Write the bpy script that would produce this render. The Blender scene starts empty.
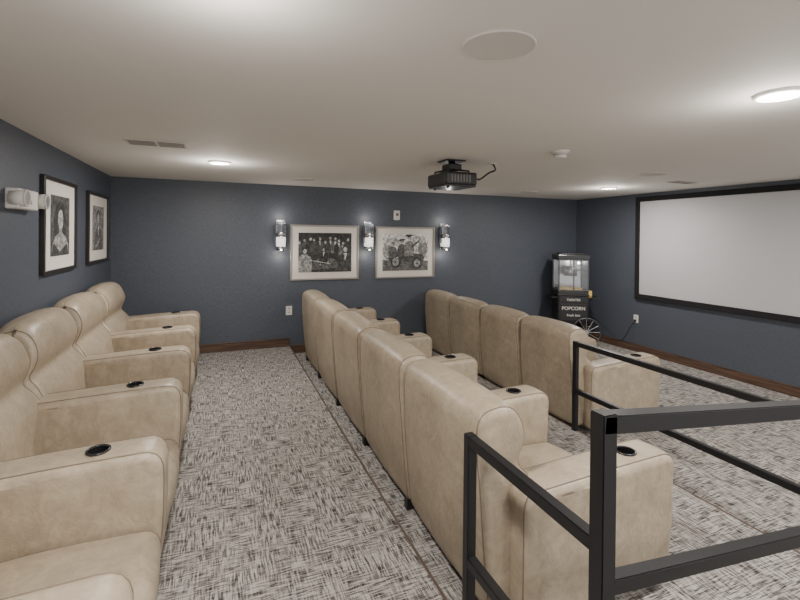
import bpy, bmesh, math, random
from mathutils import Vector, Matrix
random.seed(4)
S = bpy.context.scene
COL = S.collection

# ---------------------------------------------------------------- materials
def mat(name, col, rough=0.5, metal=0.0, emit=None, estr=0.0, trans=0.0, spec=None):
    m = bpy.data.materials.new(name); m.use_nodes = True
    b = m.node_tree.nodes['Principled BSDF']
    b.inputs['Base Color'].default_value = (*col, 1)
    b.inputs['Roughness'].default_value = rough
    b.inputs['Metallic'].default_value = metal
    if emit:
        b.inputs['Emission Color'].default_value = (*emit, 1)
        b.inputs['Emission Strength'].default_value = estr
    if trans: b.inputs['Transmission Weight'].default_value = trans
    if spec is not None: b.inputs['Specular IOR Level'].default_value = spec
    return m
def nd(m, t, **k):
    n = m.node_tree.nodes.new(t)
    for a, v in k.items(): setattr(n, a, v)
    return n
def lk(m, a, b): m.node_tree.links.new(a, b)
def noise(m, scale_vec, scale=1.0, detail=2.0, rough=0.5, coord='Object', rot=None, dist=0.0):
    tc = nd(m, 'ShaderNodeTexCoord'); mp = nd(m, 'ShaderNodeMapping')
    mp.inputs['Scale'].default_value = scale_vec
    if rot: mp.inputs['Rotation'].default_value = rot
    n = nd(m, 'ShaderNodeTexNoise')
    n.inputs['Scale'].default_value = scale; n.inputs['Detail'].default_value = detail
    n.inputs['Roughness'].default_value = rough; n.inputs['Distortion'].default_value = dist
    lk(m, tc.outputs[coord], mp.inputs[0]); lk(m, mp.outputs[0], n.inputs['Vector'])
    return n.outputs['Fac']
def ramp(m, fac, stops):
    r = nd(m, 'ShaderNodeValToRGB')
    e = r.color_ramp.elements
    while len(e) < len(stops): e.new(0.5)
    for i, (p, c) in enumerate(stops):
        e[i].position = p; e[i].color = (*c, 1) if len(c) == 3 else c
    lk(m, fac, r.inputs[0]); return r.outputs[0]
def mix(m, fac, a, b, mode='MIX'):
    x = nd(m, 'ShaderNodeMix', data_type='RGBA', blend_type=mode)
    for sock, v in ((x.inputs[0], fac), (x.inputs[6], a), (x.inputs[7], b)):
        if isinstance(v, (int, float)): sock.default_value = v
        elif isinstance(v, tuple): sock.default_value = (*v, 1)
        else: lk(m, v, sock)
    return x.outputs[2]
def bump(m, h, strength, dist=0.01):
    b = nd(m, 'ShaderNodeBump'); b.inputs['Strength'].default_value = strength
    b.inputs['Distance'].default_value = dist
    lk(m, h, b.inputs['Height']); lk(m, b.outputs[0], m.node_tree.nodes['Principled BSDF'].inputs['Normal'])
def setcol(m, c): lk(m, c, m.node_tree.nodes['Principled BSDF'].inputs['Base Color'])

M_leather = mat('leather_beige', (0.5, 0.4, 0.29), 0.38)
n1 = noise(M_leather, (1, 1, 1), 6, 6, 0.7)
n2 = noise(M_leather, (1, 1, 1), 55, 4, 0.6)
n3 = noise(M_leather, (1, 1, 1), 14, 5, 0.65, dist=1.2)
c1 = ramp(M_leather, n1, [(0.3, (0.325, 0.262, 0.188)), (0.7, (0.450, 0.375, 0.280))])
c2 = ramp(M_leather, n3, [(0.35, (0.87, 0.87, 0.87)), (0.65, (1.06, 1.06, 1.06))])
setcol(M_leather, mix(M_leather, 1.0, c1, c2, 'MULTIPLY'))
bump(M_leather, mix(M_leather, 0.6, n2, n3), 0.5, 0.010)
M_pipe = mat('leather_piping', (0.18, 0.14, 0.10), 0.5)

M_wall = mat('wall_slate_blue', (0.06, 0.08, 0.115), 0.5)
w1 = noise(M_wall, (50, 50, 180), 1, 2)
w2 = noise(M_wall, (200, 200, 30), 1, 2)
w3 = mix(M_wall, 0.5, w1, w2)
setcol(M_wall, ramp(M_wall, w3, [(0.35, (0.055, 0.064, 0.084)), (0.65, (0.094, 0.107, 0.133))]))
bump(M_wall, w3, 0.3, 0.003)

M_ceil = mat('ceiling_paint', (0.76, 0.735, 0.69), 0.8)
cn = noise(M_ceil, (1, 1, 1), 90, 3); bump(M_ceil, cn, 0.1, 0.003)

M_carpet = mat('carpet_woven', (0.3, 0.28, 0.25), 0.95, spec=0.1)
a = noise(M_carpet, (120, 10, 1), 1, 2, 0.6)
b = noise(M_carpet, (10, 120, 1), 1, 2, 0.6)
pa = ramp(M_carpet, a, [(0.44, (0, 0, 0)), (0.55, (1, 1, 1))])
pb = ramp(M_carpet, b, [(0.44, (0, 0, 0)), (0.55, (1, 1, 1))])
blk = noise(M_carpet, (6, 6, 1), 1, 3, 0.7)
pick = ramp(M_carpet, blk, [(0.42, (0.18, 0.18, 0.18)), (0.58, (.82, .82, .82))])
dash = mix(M_carpet, pick, pa, pb)
fine = noise(M_carpet, (260, 260, 1), 1, 1)
tone = ramp(M_carpet, fine, [(0.35, (0.32, 0.298, 0.272)), (0.65, (0.56, 0.535, 0.50))])
dark = ramp(M_carpet, noise(M_carpet, (18, 18, 1), 1, 2), [(0.4, (0.038, 0.034, 0.034)), (0.62, (0.14, 0.128, 0.118))])
setcol(M_carpet, mix(M_carpet, dash, tone, dark))
bump(M_carpet, dash, 0.3, 0.003)

M_wood = mat('wood_baseboard', (0.11, 0.05, 0.028), 0.4)
wn = noise(M_wood, (3, 3, 60), 1, 3)
setcol(M_wood, ramp(M_wood, wn, [(0.35, (0.055, 0.030, 0.020)), (0.65, (0.13, 0.075, 0.05))]))
M_nosing = mat('nosing_bronze', (0.085, 0.055, 0.042), 0.5)
M_iron = mat('black_iron', (0.014, 0.014, 0.016), 0.38, 0.3)
M_black = mat('black_plastic', (0.012, 0.012, 0.013), 0.4)
M_blackgloss = mat('black_gloss', (0.02, 0.02, 0.022), 0.2)
M_velvet = mat('screen_velvet', (0.008, 0.008, 0.009), 0.9)
M_screen = mat('screen_fabric', (0.50, 0.50, 0.515), 0.85)
M_white = mat('white_plastic', (0.72, 0.70, 0.66), 0.45)
M_offw = mat('white_metal_grille', (0.62, 0.59, 0.55), 0.7)
M_grey = mat('grey_slot', (0.16, 0.15, 0.14), 0.8)
M_chrome = mat('brushed_chrome', (0.6, 0.6, 0.62), 0.22, 1.0)
M_dkchrome = mat('dark_chrome', (0.12, 0.12, 0.13), 0.3, 0.8)
M_glass = mat('clear_glass', (0.95, 0.97, 1.0), 0.03, trans=1.0)
M_frost = mat('frosted_glow', (0.9, 0.9, 0.9), 0.4, emit=(1, 0.96, 0.9), estr=1.3)
M_lamp = mat('led_lens', (1, 1, 1), 0.4, emit=(1, 0.96, 0.9), estr=14)
M_matb = mat('mat_board', (0.72, 0.68, 0.62), 0.8)
M_frame = mat('frame_dark', (0.02, 0.017, 0.015), 0.35)
M_frameg = mat('frame_champagne', (0.30, 0.275, 0.245), 0.35, 0.3)
M_steel = mat('steel', (0.55, 0.55, 0.55), 0.3, 0.9)
M_yellow = mat('popcorn_yellow', (0.75, 0.5, 0.15), 0.7)
GREY = {}
def grey(v):
    v = round(v, 2)
    if v not in GREY:
        m = mat('print_grey_%d' % int(v * 100), (v, v * 0.98, v * 0.96), 0.6)
        n = noise(m, (1, 1, 1), 30, 6, 0.78)
        lo = v * .22; hi = min(1, v * 1.9 + .03)
        setcol(m, ramp(m, n, [(0.36, (lo, lo * .98, lo * .96)), (0.5, (v, v * .98, v * .96)), (0.64, (hi, hi * .98, hi * .96))]))
        GREY[v] = m
    return GREY[v]

# ---------------------------------------------------------------- helpers
def empty(name, loc=(0, 0, 0), rotz=0.0):
    e = bpy.data.objects.new(name, None); COL.objects.link(e)
    e.empty_display_size = 0.1
    e.location = loc; e.rotation_euler = (0, 0, rotz); return e
def obj(name, me, m=None, parent=None, smooth=False):
    if m: me.materials.append(m)
    if smooth:
        for p in me.polygons: p.use_smooth = True
    o = bpy.data.objects.new(name, me); COL.objects.link(o)
    if parent: o.parent = parent
    return o
def mesh(name, verts, faces):
    me = bpy.data.meshes.new(name); me.from_pydata([tuple(v) for v in verts], [], faces); me.update()
    bm = bmesh.new(); bm.from_mesh(me); bmesh.ops.recalc_face_normals(bm, faces=bm.faces); bm.to_mesh(me); bm.free()
    return me
def boxmesh(name, lo, hi, bev=0.0, seg=2):
    bm = bmesh.new(); bmesh.ops.create_cube(bm, size=1)
    for v in bm.verts:
        v.co = Vector([(lo[i] + hi[i]) / 2 + v.co[i] * (hi[i] - lo[i]) for i in range(3)])
    if bev > 0:
        bmesh.ops.bevel(bm, geom=bm.edges[:], offset=bev, segments=seg, profile=0.5, affect='EDGES')
    me = bpy.data.meshes.new(name); bm.to_mesh(me); bm.free(); return me
def box(name, lo, hi, m, parent=None, bev=0.0, seg=2):
    return obj(name, boxmesh(name, lo, hi, bev, seg), m, parent, smooth=False)
def cyl(name, p0, p1, r, m, parent=None, seg=24, r2=None, caps=True):
    p0, p1 = Vector(p0), Vector(p1); d = p1 - p0
    bm = bmesh.new()
    bmesh.ops.create_cone(bm, cap_ends=caps, segments=seg, radius1=r, radius2=r if r2 is None else r2, depth=d.length)
    q = Vector((0, 0, 1)).rotation_difference(d.normalized()).to_matrix().to_4x4()
    bmesh.ops.transform(bm, matrix=Matrix.Translation((p0 + p1) / 2) @ q, verts=bm.verts)
    me = bpy.data.meshes.new(name); bm.to_mesh(me); bm.free()
    for p in me.polygons: p.use_smooth = len(p.vertices) == 4
    return obj(name, me, m, parent)
def torusmesh(name, c, R, r, axis='Z', seg=36, rs=10):
    vs, fs = [], []
    for i in range(seg):
        A = 2 * math.pi * i / seg
        for j in range(rs):
            B = 2 * math.pi * j / rs
            x = (R + r * math.cos(B)) * math.cos(A); y = (R + r * math.cos(B)) * math.sin(A); z = r * math.sin(B)
            p = {'Z': (x, y, z), 'X': (z, x, y), 'Y': (x, z, y)}[axis]
            vs.append((c[0] + p[0], c[1] + p[1], c[2] + p[2]))
            fs.append((i * rs + j, ((i + 1) % seg) * rs + j, ((i + 1) % seg) * rs + (j + 1) % rs, i * rs + (j + 1) % rs))
    return mesh(name, vs, fs)
def torus(name, c, R, r, m, parent=None, axis='Z'):
    return obj(name, torusmesh(name, c, R, r, axis), m, parent, True)
def tubemesh(name, pts, r, closed=False, seg=8, smoothc=False):
    cu = bpy.data.curves.new(name, 'CURVE'); cu.dimensions = '3D'; cu.bevel_depth = r; cu.bevel_resolution = 2; cu.use_fill_caps = True
    if smoothc:
        sp = cu.splines.new('NURBS'); sp.points.add(len(pts) - 1); sp.order_u = 4; sp.use_endpoint_u = True
    else:
        sp = cu.splines.new('POLY'); sp.points.add(len(pts) - 1)
    for i, p in enumerate(pts): sp.points[i].co = (*p, 1)
    sp.use_cyclic_u = closed
    t = bpy.data.objects.new('t', cu); COL.objects.link(t)
    dg = bpy.context.evaluated_depsgraph_get()
    me = bpy.data.meshes.new_from_object(t.evaluated_get(dg)); me.name = name
    bpy.data.objects.remove(t); bpy.data.curves.remove(cu)
    me.materials.clear()
    return me
def tube(name, pts, r, m, parent=None, closed=False, smoothc=False):
    return obj(name, tubemesh(name, pts, r, closed, smoothc=smoothc), m, parent, True)
def roundpoly(pts, seg=5):
    """pts: (x,z,r) closed polygon with rounded corners"""
    out = []; n = len(pts)
    for i in range(n):
        p = Vector(pts[i][:2]); a = Vector(pts[i - 1][:2]) - p; b = Vector(pts[(i + 1) % n][:2]) - p
        r = min(pts[i][2], a.length * .49, b.length * .49)
        if r <= 0.0001: out.append(p); continue
        pa = p + a.normalized() * r; pb = p + b.normalized() * r
        for k in range(seg + 1):
            t = k / seg
            out.append(pa * (1 - t) ** 2 + p * 2 * t * (1 - t) + pb * t * t)
    return out
def resample(poly, n):
    L = [0]; m = len(poly)
    for i in range(m): L.append(L[-1] + (poly[(i + 1) % m] - poly[i]).length)
    out = []; j = 0
    for k in range(n):
        d = L[-1] * k / n
        while L[j + 1] < d: j += 1
        t = (d - L[j]) / max(1e-9, L[j + 1] - L[j])
        out.append(poly[j].lerp(poly[(j + 1) % m], t))
    return out
def normals2(poly):
    n = len(poly); out = []
    area = sum(poly[i].x * poly[(i + 1) % n].y - poly[(i + 1) % n].x * poly[i].y for i in range(n))
    s = 1 if area > 0 else -1
    for i in range(n):
        d = (poly[(i + 1) % n] - poly[i - 1]).normalized()
        out.append(Vector((d.y, -d.x)) * s)
    return out
def pillow(name, pts, y0, y1, r, crown=0.0, n=72, ns=9, warp=None, rings=4):
    """extrude xz profile along y with rounded ends and crowned middle. returns mesh and end outlines"""
    poly = resample(roundpoly(pts), n); nr = normals2(poly)
    st = []
    for k in range(rings + 1):
        A = math.pi / 2 * k / rings
        st.append((y0 + r * (1 - math.cos(A)), -r * (1 - math.sin(A))))
    for k in range(1, ns):
        st.append((y0 + r + (y1 - y0 - 2 * r) * k / ns, 0))
    for k in range(rings, -1, -1):
        A = math.pi / 2 * k / rings
        st.append((y1 - r * (1 - math.cos(A)), -r * (1 - math.sin(A))))
    vs = []; fs = []
    ym = (y0 + y1) / 2; hw = (y1 - y0) / 2
    for (y, off) in st:
        t = (y - ym) / hw
        o = off + crown * (1 - t * t)
        for p, q in zip(poly, nr):
            P = p + q * o
            co = Vector((P.x, y, P.y))
            if warp: co = warp(co, ym)
            vs.append(co)
    m = len(st)
    for s in range(m - 1):
        for i in range(n):
            fs.append((s * n + i, s * n + (i + 1) % n, (s + 1) * n + (i + 1) % n, (s + 1) * n + i))
    fs.append(tuple(range(n))); fs.append(tuple((m - 1) * n + i for i in range(n)))
    me = mesh(name, vs, fs)
    outl = []
    for s in (rings - 1, m - rings):
        outl.append([vs[s * n + i] for i in range(n)])
    return me, outl

# ---------------------------------------------------------------- room
XL, XR, YB, YN, ZC = -1.185, 5.78, 6.07, -1.9, 2.15
X1, X2 = 0.875, 2.755   # tier edges
T2, T3 = -0.10, -0.20
box('wall_left', (XL - .1, YN - .1, T3 - .1), (XL, YB + .1, ZC + .1), M_wall)
box('wall_right', (XR, YN - .1, T3 - .1), (XR + .1, YB + .1, ZC + .1), M_wall)
box('wall_back', (XL, YB, T3 - .1), (XR, YB + .1, ZC + .1), M_wall)
# unseen near side left open to let world light fill the room: header only
box('wall_near', (XL, YN - .1, ZC - .12), (XR, YN, ZC + .1), M_wall)
box('ceiling', (XL, YN, ZC), (XR, YB, ZC + .1), M_ceil)
box('floor', (XL, YN, T3 - .1), (XR, YB, T3), M_carpet)
box('floor_tier_upper', (XL, YN, T3), (X1, YB, 0), M_carpet)
box('floor_tier_middle', (X1, .82, T3), (X2, YB, T2), M_carpet)
obj('floor_ramp', mesh('floor_ramp', [(X1, YN, T3), (X2 + .14, YN, T3), (X1, YN, 0), (X1, .82, T3), (X2 + .14, .82, T3), (X1, .82, 0)],
    [(0, 1, 2), (3, 5, 4), (0, 2, 5, 3), (1, 4, 5, 2), (0, 3, 4, 1)]), M_carpet)
box('trim_1', (X1 - .010, .82, -.03), (X1 + .004, YB - .03, .003), M_nosing, bev=.002)
box('trim_2', (X2 - .010, .82, T2 - .03), (X2 + .004, YB - .03, T2 + .003), M_nosing, bev=.002)
def base(name, lo, hi, axis):
    e = empty(name)
    h = hi[2] - lo[2]
    box('board', lo, (hi[0], hi[1], lo[2] + h * .8), M_wood, e, .002)
    l2, h2 = list(lo), list(hi)
    if axis == 'B': l2[1] += .008
    elif axis == 'L': h2[0] -= .008
    else: l2[0] += .008
    l2[2] = lo[2] + h * .8
    box('cap', l2, h2, M_wood, e, .003)
base('baseboard_back', (XL, YB - .022, 0), (X1, YB, .11), 'B')
base('baseboard_back.001', (X1, YB - .022, T2), (X2, YB, T2 + .11), 'B')
base('baseboard_back.002', (X2, YB - .022, T3), (XR, YB, T3 + .11), 'B')
base('baseboard_left', (XL, YN, 0), (XL + .022, YB - .022, .11), 'L')
base('baseboard_right', (XR - .022, YN, T3), (XR, YB - .022, T3 + .11), 'R')

# ---------------------------------------------------------------- recliners
AW = 0.20
ARM_P = [(0.12, 0.05, .02), (0.92, 0.05, .02), (0.955, 0.30, .12), (0.955, 0.618, .085), (0.60, 0.608, .1), (0.12, 0.585, .04)]
def armmesh():
    def w(co, ym):
        t = max(0, min(1, (co.z - .50) / .06)); co.y = ym + (co.y - ym) * (0.90 + .10 * t); return co
    return pillow('arm', ARM_P, -AW / 2, AW / 2, .035, .006, n=90, warp=w)
ARM0, ARM_O = armmesh()
def arm_with_cup(cx):
    """cut a real cup recess into the arm top"""
    a = bpy.data.objects.new('tmp_arm', ARM0.copy()); COL.objects.link(a)
    c = cyl('tmp_cut', (cx, 0, .545), (cx, 0, .70), .041, None, None, 32)
    md = a.modifiers.new('b', 'BOOLEAN'); md.operation = 'DIFFERENCE'; md.object = c; md.solver = 'EXACT'
    bpy.context.view_layer.update()
    me = bpy.data.meshes.new_from_object(a.evaluated_get(bpy.context.evaluated_depsgraph_get())); me.name = 'arm'
    bpy.data.objects.remove(a); bpy.data.objects.remove(c)
    me.materials.clear(); me.materials.append(M_leather)
    for p in me.polygons: p.use_smooth = len(p.vertices) <= 4 or abs(p.normal.y) > .9
    return me
PIPE = [tubemesh('arm_piping', [tuple(v) for v in o], .003, True) for o in ARM_O]
for p in PIPE:
    p.materials.append(M_pipe)
    for f in p.polygons: f.use_smooth = True
RING = torusmesh('cup_ring', (0, 0, .619), .042, .0055, 'Z'); RING.materials.append(M_blackgloss)
for f in RING.polygons: f.use_smooth = True
# cup liner: open-topped dark sleeve with bottom
vs, fs = [], []
for k in range(32):
    A = 2 * math.pi * k / 32
    vs += [(.040 * math.cos(A), .040 * math.sin(A), .619), (.038 * math.cos(A), .038 * math.sin(A), .549)]
for k in range(32):
    j = (k + 1) % 32; fs.append((2 * k, 2 * k + 1, 2 * j + 1, 2 * j))
fs.append(tuple(2 * k + 1 for k in range(32)))
WELL = bpy.data.meshes.new('cup_liner'); WELL.from_pydata(vs, [], fs); WELL.materials.append(mat('cup_dark', (.012, .012, .013), .35))

BACK_P = [(0.03, 0.06, .02), (0.0, 0.30, .2), (-0.028, 0.66, .1), (-0.038, 0.915, .085), (0.15, 0.935, .085),
          (0.215, 0.79, .08), (0.160, 0.665, .025), (0.24, 0.58, .06), (0.28, 0.36, .05), (0.28, 0.20, .02), (0.20, 0.06, .03)]
def make_seat(p, zs, rnd):
    hw = p / 2
    def w(co, ym):
        tt = min(1, abs(co.y - ym) / hw)
        t = max(0, min(1, (co.z - .60) / .08)); t = t * t * (3 - 2 * t)
        t2 = max(0, min(1, (co.z - .66) / .26))
        k = 1 - (.025 + .025 * rnd) * t - .06 * rnd * t2 * t2
        co.y = ym + (co.y - ym) * k
        co.z -= .05 * rnd * t2 * tt ** 6
        co.x += .03 * rnd * (tt ** 4) * t2 * (1 if co.x < .08 else 0)
        return co
    g = .006
    bp = [(x, z * (1 + (zs - 1) * z / .935), r) for x, z, r in BACK_P]
    d = {}
    me, o = pillow('backrest', bp, g, p - g, .032, .012, n=110, ns=16, warp=w)
    d['backrest'] = (me, M_leather)
    d['backrest_piping_near'] = (tubemesh('backrest_piping', [tuple(v) for v in o[0]], .0028, True), M_pipe)
    d['backrest_piping_far'] = (tubemesh('backrest_piping', [tuple(v) for v in o[1]], .0028, True), M_pipe)
    a = AW / 2
    SE = [(0.22, 0.16, .03), (0.935, 0.16, .05), (0.955, 0.315, .075), (0.6, 0.325, .1), (0.22, 0.30, .04)]
    me, o = pillow('seat_cushion', SE, a - .004, p - a + .004, .03, .024, n=80, ns=10)
    d['seat_cushion'] = (me, M_leather)
    d['seat_piping_near'] = (tubemesh('seat_piping', [tuple(v) for v in o[0]], .0028, True), M_pipe)
    d['seat_piping_far'] = (tubemesh('seat_piping', [tuple(v) for v in o[1]], .0028, True), M_pipe)
    FR = [(0.20, 0.05, .02), (0.925, 0.05, .02), (0.935, 0.16, .02), (0.20, 0.16, .02)]
    me, o = pillow('footrest_base', FR, a - .004, p - a + .004, .012, .004, n=60, ns=6)
    d['footrest_base'] = (me, M_leather)
    for k, (me, m) in d.items():
        me.materials.append(m)
        for f in me.polygons: f.use_smooth = True
    return d
FOOT = boxmesh('foot', (-.025, -.025, 0), (.025, .025, .07), .004); FOOT.materials.append(M_black)
def put(name, me, parent, loc=(0, 0, 0)):
    o = bpy.data.objects.new(name, me); COL.objects.link(o); o.parent = parent; o.location = loc; return o
def row(x0, ystart, z, p, n, sx=1.0, zs=1.0, rnd=1.0, cup=.735):
    d = make_seat(p, zs, rnd); ARM = arm_with_cup(cup)
    for i in range(n):
        e = empty('theater_recliner', (x0, ystart + i * p, z)); e.scale = (sx, 1, 1)
        for k, (me, m) in d.items(): put(k, me, e)
        ys = [0] + ([p] if i == n - 1 else [])
        for j, ya in enumerate(ys):
            s = '_far' if j else '_near'
            put('arm' + s, ARM, e, (0, ya, 0))
            put('arm_piping_a' + s, PIPE[0], e, (0, ya, 0)); put('arm_piping_b' + s, PIPE[1], e, (0, ya, 0))
            put('cup_ring' + s, RING, e, (cup, ya, 0)); put('cup_liner' + s, WELL, e, (cup, ya, 0))
            put('foot_rear' + s, FOOT, e, (.05, ya + (.05 if not j else -.05), 0))
            put('foot_front' + s, FOOT, e, (.86, ya, 0))
row(-1.118, 1.27, 0.0, .845, 5, .955, 1.07, 1.0, .700)
row(0.995, 1.50, T2, .842, 5, 1.0, .975, .3, .740)
row(2.83, 2.97, T3, .745, 4, .98, .98, .35, .735)

# ---------------------------------------------------------------- railings
def bar(name, a, b, w, parent):
    a, b = Vector(a), Vector(b); d = b - a
    bm = bmesh.new(); bmesh.ops.create_cube(bm, size=1)
    for v in bm.verts: v.co = Vector((v.co.x * w, v.co.y * w, v.co.z * d.length))
    bmesh.ops.bevel(bm, geom=bm.edges[:], offset=.003, segments=2, affect='EDGES')
    z = d.normalized(); up = Vector((0, 0, 1)) if abs(z.z) < .9 else Vector((1, 0, 0))
    x = up.cross(z).normalized(); y = z.cross(x)
    R = Matrix((x, y, z)).transposed().to_4x4()
    bmesh.ops.transform(bm, matrix=Matrix.Translation((a + b) / 2) @ R, verts=bm.verts)
    me = bpy.data.meshes.new(name); bm.to_mesh(me); bm.free(); return obj(name, me, M_iron, parent)
e = empty('metal_railing')
xa = .896; W = .038
bar('post_a', (xa, 1.475, T2), (xa, 1.475, .74), W, e)
bar('post_b', (xa, .84, T2), (xa, .84, 1.062), .046, e)
bar('rail_top_side', (xa, 1.46, .72), (xa, .86, .72), W, e)
bar('rail_low_side', (xa, 1.46, .26), (xa, .86, .26), W, e)
sl = -.10; L = 1.84
bar('rail_top_ramp', (xa - .02, .84, 1.038), (xa + L, .84, 1.038 + sl * L), .046, e)
bar('rail_low_ramp', (xa + .02, .84, .625), (xa + L, .84, .625 + sl * L), .040, e)
bar('post_end', (xa + L, .84, T2), (xa + L, .84, 1.06 + sl * L), .046, e)
e = empty('metal_railing')
xc = 2.735
bar('post_a', (xc, 2.86, T2), (xc, 2.86, T2 + .74), W, e)
bar('rail_top', (xc, 2.84, T2 + .72), (xc, .93, T2 + .72), W, e)
bar('rail_low', (xc, 2.84, T2 + .33), (xc, .93, T2 + .33), W, e)
bar('post_b', (xc, .92, T2), (xc, .92, T2 + .74), W, e)

# ---------------------------------------------------------------- framed prints
def ell(cx, cz, rx, rz, n=20, rot=0):
    return [(cx + rx * math.cos(t) * math.cos(rot) - rz * math.sin(t) * math.sin(rot), cz + rx * math.cos(t) * math.sin(rot) + rz * math.sin(t) * math.cos(rot)) for t in [2 * math.pi * k / n for k in range(n)]]
def person(cx, z0, h, suit, face, shirt=None):
    w = h * .20; j = random.uniform(-.02, .02)
    L = [([(cx - w, z0), (cx - w * 1.05, z0 + h * .5), (cx - w * .8, z0 + h * .68), (cx - w * .3, z0 + h * .76), (cx + w * .3, z0 + h * .76), (cx + w * .8, z0 + h * .66), (cx + w, z0 + h * .45), (cx + w * .9, z0)], suit)]
    if shirt: L.append(([(cx - w * .25, z0 + h * .75), (cx + j, z0 + h * .45), (cx + w * .22, z0 + h * .75)], shirt))
    L.append((ell(cx, z0 + h * .93, h * .075, h * .11), .03))
    L.append((ell(cx + j * .5, z0 + h * .88, h * .055, h * .09), face))
    return L
def framed(name, loc, rotz, w, h, matw, shapes, bg, fm, fw=.025, asp=None):
    """local: x right, z up, viewer at -y, centre at origin; shapes in unit square"""
    e = empty(name, loc, rotz)
    dp = .03
    box('frame_top', (-w / 2, -dp, h / 2 - fw), (w / 2, 0, h / 2), fm, e, .003)
    box('frame_bottom', (-w / 2, -dp, -h / 2), (w / 2, 0, -h / 2 + fw), fm, e, .003)
    box('frame_left', (-w / 2, -dp, -h / 2 + fw), (-w / 2 + fw, 0, h / 2 - fw), fm, e, .003)
    box('frame_right', (w / 2 - fw, -dp, -h / 2 + fw), (w / 2, 0, h / 2 - fw), fm, e, .003)
    box('mat_board', (-w / 2 + fw, -.014, -h / 2 + fw), (w / 2 - fw, -.002, h / 2 - fw), M_matb, e)
    pw, ph = w - 2 * fw - 2 * matw[0], h - 2 * fw - 2 * matw[1]
    box('print', (-pw / 2, -.016, -ph / 2), (pw / 2, -.0145, ph / 2), grey(bg), e)
    for i, (poly, g) in enumerate(shapes):
        y = -.0163 - i * .00012
        vs = [(-pw / 2 + pw * min(1, max(0, px)), y, -ph / 2 + ph * min(1, max(0, pz))) for px, pz in poly]
        me = mesh('print_shape_%d' % i, vs, [tuple(range(len(vs)))])
        obj('print_shape_%d' % i, me, grey(g), e)
    return e
sh = [([(0, .55), (1, .55), (1, 1), (0, 1)], .02)]
for k in range(11):
    sh += person(.04 + k * .09 + random.uniform(-.02, .02), .42 + random.uniform(-.06, .08), .42, random.choice([.03, .05, .12]), random.choice([.3, .4]), random.choice([None, .5]))
sh += [([(.0, .0), (1, .0), (1, .30), (.8, .38), (.2, .40), (0, .30)], .03), ([(.18, .06), (.80, .10), (.66, .34), (.36, .36)], .09)]
sh += person(.12, -.05, .66, .25, .4) + person(.47, .20, .42, .03, .4, .6) + person(.88, -.04, .70, .04, .4, .5)
sh += [(ell(.4, .2, .012, .02), .7), (ell(.55, .25, .012, .02), .7), ([(.2, .3), (.6, .2), (.6, .21), (.2, .315)], .6)]
framed('framed_photo', ((.869 + 1.817) / 2, YB, 1.252), 0, .95, .75, (.085, .085), sh, .03, M_frameg, .022)
sh = [([(0, 0), (1, 0), (1, .26), (.7, .30), (.4, .26), (0, .30)], .12), (ell(.12, .55, .12, .24), .25), (ell(.2, .78, .14, .12), .4), (ell(.88, .60, .11, .25), .2), (ell(.8, .85, .16, .1), .42),
      ([(.12, .28), (.88, .22), (.92, .36), (.84, .46), (.62, .48), (.50, .40), (.36, .50), (.16, .44)], .06), (ell(.28, .24, .11, .17), .04), (ell(.28, .24, .07, .11), .3), (ell(.28, .24, .02, .03), .05), (ell(.75, .20, .11, .17), .04), (ell(.75, .20, .07, .11), .3), (ell(.75, .2, .02, .03), .05),
      ([(.1, .36), (.34, .34), (.34, .37), (.1, .39)], .5)]
sh += person(.42, .38, .46, .08, .3) + person(.58, .40, .54, .22, .4) + person(.22, .34, .42, .1, .35) + [([(.62, .70), (.80, .84), (.82, .82), (.64, .62)], .08), ([(.28, .50), (.42, .68), (.44, .62), (.32, .46)], .08), ([(.48, .93), (.68, .96), (.64, .99), (.52, .99)], .04), ([(.34, .8), (.5, .84), (.46, .88), (.37, .86)], .04)]
framed('framed_photo', ((2.068 + 3.01) / 2, YB, 1.247), 0, .94, .75, (.085, .085), sh, .66, M_frameg, .022)
sh = [([(0, 0), (1, 0), (1, 1), (0, 1)], .07), (ell(.48, .68, .26, .25), .03), (ell(.27, .50, .12, .22, rot=.2), .03), (ell(.70, .48, .12, .24, rot=-.2), .04),
      ([(.04, 0), (.10, .22), (.22, .32), (.40, .38), (.60, .38), (.80, .30), (.92, .18), (.96, 0)], .26), ([(.42, .34), (.43, .48), (.57, .48), (.60, .34)], .24),
      (ell(.50, .60, .135, .175, rot=-.1), .38), (ell(.45, .63, .032, .012), .08), (ell(.57, .635, .032, .012), .08), (ell(.52, .515, .04, .012), .14), ([(.505, .62), (.49, .56), (.53, .56)], .32),
      ([(.40, .74), (.50, .82), (.62, .75), (.66, .60), (.70, .76), (.56, .9), (.36, .84), (.32, .62)], .03),
      ([(.02, 0), (.14, .22), (.45, .06), (.84, .20), (.96, 0)], .05)]
framed('framed_photo', (XL, (3.87 + 4.65) / 2, 1.545), math.pi / 2, .78, .725, (.14, .10), sh, .07, M_frame, .03)
sh = [(ell(.5, .75, .17, .18), .06), ([(.14, 0), (.2, .32), (.34, .50), (.44, .56), (.58, .56), (.72, .46), (.82, .3), (.88, 0)], .10), ([(.44, .5), (.45, .62), (.56, .62), (.57, .5)], .34), (ell(.5, .71, .10, .13), .4), ([(.44, .52), (.5, .3), (.57, .52)], .5),
      (ell(.46, .73, .022, .010), .08), (ell(.55, .73, .022, .010), .08), (ell(.51, .655, .03, .008), .15), ([(.2, .10), (.6, .28), (.64, .22), (.26, .02)], .3)]
framed('framed_photo', (XL, (5.03 + 5.84) / 2, 1.54), math.pi / 2, .81, .71, (.15, .10), sh, .22, M_frame, .03)

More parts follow.
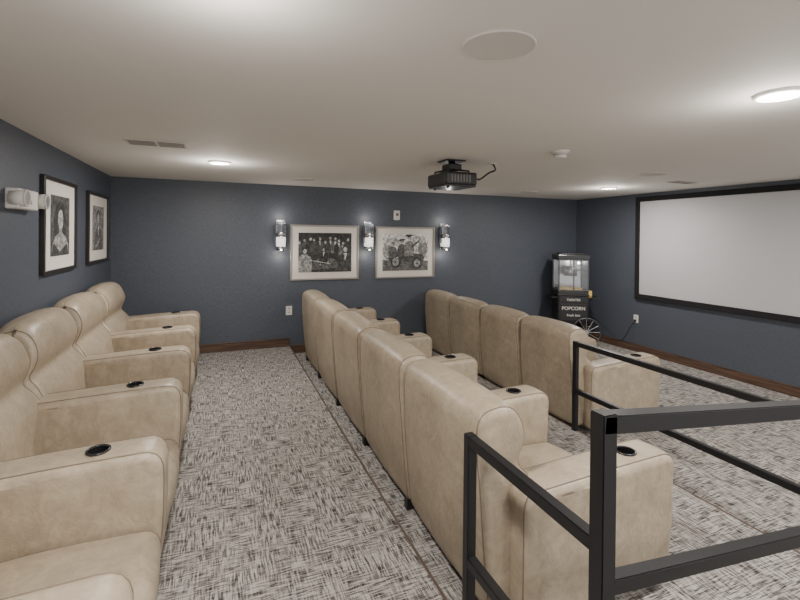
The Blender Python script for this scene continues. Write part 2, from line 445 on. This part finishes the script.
# ---------------------------------------------------------------- sconces
def sconce(x, z):
    e = empty('wall_sconce', (x, YB, z))
    box('backplate', (-.055, -.012, -.2), (.055, 0, .2), M_chrome, e, .003)
    box('arm', (-.02, -.06, -.02), (.02, -.01, .02), M_chrome, e, .002)
    box('bracket', (-.075, -.022, -.10), (.075, -.012, .15), M_dkchrome, e, .002)
    cyl('glass_tube', (0, -.085, -.16), (0, -.085, .17), .06, M_glass, e, 32, caps=False)
    cyl('cap_bottom', (0, -.085, -.20), (0, -.085, -.15), .062, M_chrome, e, 32)
    cyl('collar', (0, -.085, -.02), (0, -.085, .03), .062, M_chrome, e, 32)
    cyl('diffuser', (0, -.085, -.15), (0, -.085, -.025), .042, M_frost, e, 24)
    torus('rim', (0, -.085, .17), .06, .004, M_chrome, e)
    l = bpy.data.lights.new('glow', 'POINT'); l.energy = 1.5; l.color = (1, .93, .85); l.shadow_soft_size = .03
    o = bpy.data.objects.new('glow', l); COL.objects.link(o); o.parent = e; o.location = (0, -.17, .24)
    l = bpy.data.lights.new('glow_down', 'POINT'); l.energy = 1.7; l.color = (1, .93, .85); l.shadow_soft_size = .03
    o = bpy.data.objects.new('glow_down', l); COL.objects.link(o); o.parent = e; o.location = (0, -.17, -.28)
for x in (.737, 1.948, 3.165): sconce(x, 1.485)

e = empty('occupancy_sensor', (2.39, YB, 1.79))
box('body', (-.045, -.04, -.07), (.045, 0, .07), M_white, e, .012, 3)
cyl('lens', (0, -.045, .01), (0, -.035, .01), .022, M_grey, e)
def outlet(loc, rot):
    e = empty('wall_outlet', loc, rot)
    box('plate', (-.04, -.006, -.06), (.04, 0, .06), M_white, e, .002)
    for z in (-.025, .025):
        box('socket', (-.017, -.009, z - .015), (.017, -.006, z + .015), M_offw, e, .002)
        box('slot_l', (-.008, -.0095, z - .005), (-.005, -.0088, z + .007), M_black, e)
        box('slot_r', (.005, -.0095, z - .005), (.008, -.0088, z + .007), M_black, e)
outlet((.86, YB, .477), 0)
outlet((XR, 4.84, .287), -math.pi / 2)

# emergency light on left wall
e = empty('wall_emergency_light', (XL, 3.49, 1.70), math.pi / 2)
box('housing', (-.17, -.07, -.065), (.14, .004, .06), M_white, e, .012, 3)
box('label', (-.08, -.0715, -.03), (.02, -.0695, -.005), mat('label_red', (.45, .12, .1), .5), e)
for s, x in (('l', -.15), ('r', .19)):
    cyl('lamp_head_' + s, (x, -.10, .0), (x, -.02, .0), .052, M_white, e, 28, r2=.045)
    torus('lamp_ring_' + s, (x, -.10, 0), .046, .007, M_offw, e, 'Y')
    cyl('lamp_lens_' + s, (x, -.104, .0), (x, -.098, .0), .04, M_steel, e, 24)
box('lamp_arm', (.12, -.03, -.015), (.17, -.01, .015), M_white, e)

# ---------------------------------------------------------------- projection screen
sy1, sy0, sz0, sz1 = 4.84, 2.16, .60, 2.10
e = empty('projection_screen')
f = .07
box('screen_surface', (XR - .03, sy0 + f, sz0 + f), (XR - .015, sy1 - f, sz1 - f), M_screen, e)
box('frame_top', (XR - .045, sy0, sz1 - f), (XR, sy1, sz1), M_velvet, e, .004)
box('frame_bottom', (XR - .045, sy0, sz0), (XR, sy1, sz0 + f), M_velvet, e, .004)
box('frame_far', (XR - .045, sy1 - f, sz0 + f), (XR, sy1, sz1 - f), M_velvet, e, .004)
box('frame_near', (XR - .045, sy0, sz0 + f), (XR, sy0 + f, sz1 - f), M_velvet, e, .004)

# ---------------------------------------------------------------- ceiling fixtures
def downlight(x, y, power=35):
    e = empty('recessed_downlight', (x, y, ZC))
    torus('trim_ring', (0, 0, -.004), .088, .012, M_white, e)
    cyl('lens', (0, 0, -.008), (0, 0, 0), .080, M_lamp, e, 36)
    l = bpy.data.lights.new('lamp', 'AREA'); l.shape = 'DISK'; l.size = .16; l.energy = power; l.color = (1, .95, .89)
    o = bpy.data.objects.new('lamp', l); COL.objects.link(o); o.parent = e; o.location = (0, 0, -.012)
    l = bpy.data.lights.new('ceiling_fill', 'POINT'); l.energy = power * .24; l.color = (1, .95, .89); l.shadow_soft_size = .07  # added point lamp below the fixture, brightens ceiling and walls
    o = bpy.data.objects.new('ceiling_fill', l); COL.objects.link(o); o.parent = e; o.location = (0, 0, -.16)
for x in (-.01, 2.31, 4.70):
    for y in (1.21, 4.38, -1.1):
        if (x, y) == (2.31, 4.38): continue
        downlight(x, y)
def speaker(x, y, r=.125):
    e = empty('ceiling_speaker', (x, y, ZC))
    torus('rim', (0, 0, -.002), r - .005, .006, M_offw, e)
    cyl('grille', (0, 0, -.006), (0, 0, 0), r - .008, M_offw, e, 48)
for x, y in ((.876, 1.29), (.92, 5.32), (4.17, 5.32), (4.07, 3.23)): speaker(x, y)
def vent(x, y, w, d):
    e = empty('ceiling_vent', (x, y, ZC))
    box('frame', (-w / 2, -d / 2, -.008), (w / 2, d / 2, 0), M_offw, e, .003)
    for k in range(6):
        yy = -d / 2 + .02 + (d - .04) * k / 5
        for s in (-1, 1):
            box('slot', (min(s * .01, s * (w / 2 - .02)), yy - .005, -.0095), (max(s * .01, s * (w / 2 - .02)), yy + .005, -.0075), M_grey, e)
vent(-.43, 3.66, .40, .20); vent(4.95, 3.55, .36, .16)
e = empty('smoke_detector', (2.39, 2.68, ZC))
cyl('base', (0, 0, -.015), (0, 0, 0), .068, M_white, e, 36)
cyl('body', (0, 0, -.055), (0, 0, -.015), .038, M_white, e, 36, r2=.058)
torus('slot_ring', (0, 0, -.030), .050, .003, M_grey, e)

# projector
e = empty('ceiling_projector', (1.86, 3.42, ZC), math.radians(0))
box('ceiling_plate', (-.09, -.09, -.012), (.09, .09, 0), M_black, e, .003)
cyl('column', (0, 0, -.09), (0, 0, -.01), .028, M_black, e)
box('mount_body', (-.06, -.07, -.085), (.06, .07, -.035), M_black, e, .006)
for i, (a, b) in enumerate(((-1, -1), (1, -1), (1, 1), (-1, 1))):
    tube('mount_arm_%d' % i, [(a * .03, b * .03, -.08), (a * .11, b * .10, -.095), (a * .11, b * .10, -.115)], .009, M_black, e)
box('body', (-.15, -.18, -.225), (.15, .18, -.115), M_black, e, .02, 4)
box('body_lower', (-.14, -.17, -.238), (.14, .17, -.22), M_blackgloss, e, .004)
cyl('lens_barrel', (.14, -.06, -.17), (.185, -.06, -.17), .045, M_black, e, 32)
torus('lens_ring', (.185, -.06, -.17), .04, .006, M_chrome, e, 'X')
cyl('lens_glass', (.17, -.06, -.17), (.184, -.06, -.17), .035, M_blackgloss, e, 32)
for k in range(7):
    box('vent_slot_%d' % k, (-.10 + k * .028, -.182, -.20), (-.085 + k * .028, -.178, -.14), M_grey, e)
cyl('foot_a', (-.1, -.12, -.25), (-.1, -.12, -.235), .012, M_black, e); cyl('foot_b', (-.1, .12, -.25), (-.1, .12, -.235), .012, M_black, e)
tube('cable', [(.10, .05, -.13), (.20, .0, -.10), (.24, -.02, -.17), (.30, -.03, -.13), (.37, -.04, -.07), (.44, -.04, -.07), (.40, -.04, -.01), (.39, -.04, 0)], .008, M_black, e, smoothc=True)
cyl('cable_plate', (.39, -.04, -.008), (.39, -.04, 0), .04, M_white, e)

# ---------------------------------------------------------------- popcorn machine on cart
e = empty('popcorn_machine', (5.22, 5.60, T3), math.radians(-28))
w, d = .23, .20
box('cart_body', (-w, -d, .36), (w, d, .78), M_blackgloss, e, .01)
box('cart_top', (-w - .01, -d - .01, .78), (w + .01, d + .01, .80), M_black, e, .004)
box('cart_door', (-w + .03, -d - .006, .40), (w - .03, -d, .66), M_black, e, .003)
box('sign_panel', (-w + .02, -d - .008, .68), (w - .02, -d - .002, .77), M_black, e, .002)
def text(s, loc, size, rotz=0):
    cu = bpy.data.curves.new('lettering', 'FONT'); cu.body = s; cu.size = size; cu.align_x = 'CENTER'; cu.extrude = .001
    t = bpy.data.objects.new('t', cu); COL.objects.link(t)
    me = bpy.data.meshes.new_from_object(t.evaluated_get(bpy.context.evaluated_depsgraph_get()))
    bpy.data.objects.remove(t); me.materials.clear()
    o = obj('lettering', me, M_white, e); o.location = loc; o.rotation_euler = (math.pi / 2, 0, rotz)
text('THEATER', (0, -d - .010, .70), .05); text('POPCORN', (0, -d - .009, .56), .075); text('fresh hot', (0, -d - .009, .46), .055)
# kettle cabinet
for sx in (-1, 1):
    for sy in (-1, 1):
        box('corner_post', (sx * (w - .01) - .008, sy * (d - .01) - .008, .80), (sx * (w - .01) + .008, sy * (d - .01) + .008, 1.33), M_dkchrome, e)
box('cabinet_floor', (-w, -d, .80), (w, d, .86), M_blackgloss, e, .004)
box('cabinet_roof', (-w - .012, -d - .012, 1.35), (w + .012, d + .012, 1.42), M_blackgloss, e, .008)
box('cabinet_header', (-w, -d, 1.33), (w, d, 1.35), M_dkchrome, e, .003)
box('roof_cap', (-w + .04, -d + .04, 1.42), (w - .04, d - .04, 1.44), M_black, e, .006)
box('back_panel', (-w, d - .012, .86), (w, d, 1.33), M_steel, e)
box('glass_front', (-w + .01, -d + .002, .86), (w - .01, -d + .006, 1.33), M_glass, e)
box('glass_left', (-w + .002, -d + .01, .86), (-w + .006, d - .01, 1.33), M_glass, e)
box('glass_right', (w - .006, -d + .01, .86), (w - .002, d - .01, 1.33), M_glass, e)
box('door_bar', (-.01, -d - .004, .86), (.01, -d + .002, 1.33), M_dkchrome, e)
cyl('kettle', (0, 0, 1.08), (0, 0, 1.22), .10, M_steel, e, 32, r2=.09)
cyl('kettle_lid', (0, 0, 1.22), (0, 0, 1.235), .09, M_steel, e, 32)
cyl('kettle_shaft', (0, 0, 1.23), (0, 0, 1.33), .012, M_steel, e)
cyl('kettle_arm', (0, 0, 1.16), (.18, .12, 1.16), .01, M_steel, e)
l = bpy.data.lights.new('cabinet_fill', 'POINT'); l.energy = 0.7; l.color = (1, .95, .88); l.shadow_soft_size = .02  # fill lamp added inside so the glass case looks bright
o = bpy.data.objects.new('cabinet_fill', l); COL.objects.link(o); o.parent = e; o.location = (.1, -.1, 1.29)
bm = bmesh.new()
for k in range(220):
    r = random.random() ** .5; A = random.random() * 6.28
    x, y = r * .18 * math.cos(A), r * .15 * math.sin(A); z = .872 + random.random() * .03 * (1 - r)
    mt = Matrix.Translation((x, y, z)) @ Matrix.Scale(random.uniform(.8, 1.3), 4)
    bmesh.ops.create_icosphere(bm, subdivisions=1, radius=.014, matrix=mt)
me = bpy.data.meshes.new('popcorn'); bm.to_mesh(me); bm.free(); obj('popcorn', me, M_yellow, e)
box('side_shelf', (w, -d + .02, .74), (w + .17, d - .02, .755), M_blackgloss, e, .003)
box('side_shelf_left', (-w - .10, -d + .02, .74), (-w, d - .02, .755), M_blackgloss, e, .003)
tube('side_bracket', [(w, 0, .58), (w + .13, 0, .74)], .008, M_black, e)
box('popcorn_tub', (w + .03, -.04, .755), (w + .10, .04, .84), M_yellow, e, .006)
for sy in (-1, 1):
    tube('leg_%d' % sy, [(-w + .03, sy * (d - .03), .36), (-w + .02, sy * (d - .03), .03)], .012, M_black, e)
    cyl('caster_%d' % sy, (-w + .02, sy * (d - .03) - .012, .03), (-w + .02, sy * (d - .03) + .012, .03), .03, M_black, e)
    torus('wheel_rim_%d' % sy, (w - .04, sy * (d + .03), .225), .215, .010, M_dkchrome, e, 'Y')
    cyl('wheel_hub_%d' % sy, (w - .04, sy * (d + .03) - .025, .225), (w - .04, sy * (d + .03) + .025, .225), .028, M_steel, e)
    for k in range(12):
        A = k * math.pi / 6
        tube('spoke', [(w - .04, sy * (d + .03), .225), (w - .04 + .21 * math.cos(A), sy * (d + .03), .225 + .21 * math.sin(A))], .004, M_steel, e)
cyl('axle', (w - .04, -d - .05, .225), (w - .04, d + .05, .225), .01, M_black, e)
box('axle_mount', (w - .07, -d + .02, .22), (w - .01, d - .02, .37), M_black, e)
c = empty('power_cord')
tube('cord', [(XR - .01, 4.84, .262), (XR - .06, 4.86, .22), (XR - .10, 4.92, .02), (XR - .09, 5.05, -.12), (XR - .12, 5.2, .0), (XR - .22, 5.36, .22), (5.46, 5.42, .28)], .006, M_black, c, smoothc=True)
box('plug', (XR - .035, 4.825, .247), (XR - .009, 4.855, .277), M_black, c, .004)

# ---------------------------------------------------------------- world + camera
wd = bpy.data.worlds.new('world'); S.world = wd; wd.use_nodes = True
wd.node_tree.nodes['Background'].inputs[0].default_value = (1.0, .975, .94, 1)
wd.node_tree.nodes['Background'].inputs[1].default_value = 1.6  # ambient fill, enters through the open near side

F_PX, YAW, PITCH, ROLL = 445.0, 22.0, 0.3, 0.6
yw, pt, rl = map(math.radians, (YAW, PITCH, ROLL))
F = Vector((math.sin(yw) * math.cos(pt), math.cos(yw) * math.cos(pt), -math.sin(pt)))
R = Vector((math.cos(yw), -math.sin(yw), 0)); U = R.cross(F)
R2 = R * math.cos(rl) + U * math.sin(rl); U2 = R2.cross(F)
cd = bpy.data.cameras.new('camera'); cam = bpy.data.objects.new('camera', cd); COL.objects.link(cam)
M = Matrix((R2, U2, -F)).transposed().to_4x4(); M.translation = Vector((0, 0, 1.5))
cam.matrix_world = M
cd.sensor_width = 36; cd.lens = F_PX / 800 * 36; cd.shift_y = -62.5 / 800; cd.clip_start = .02
S.camera = cam
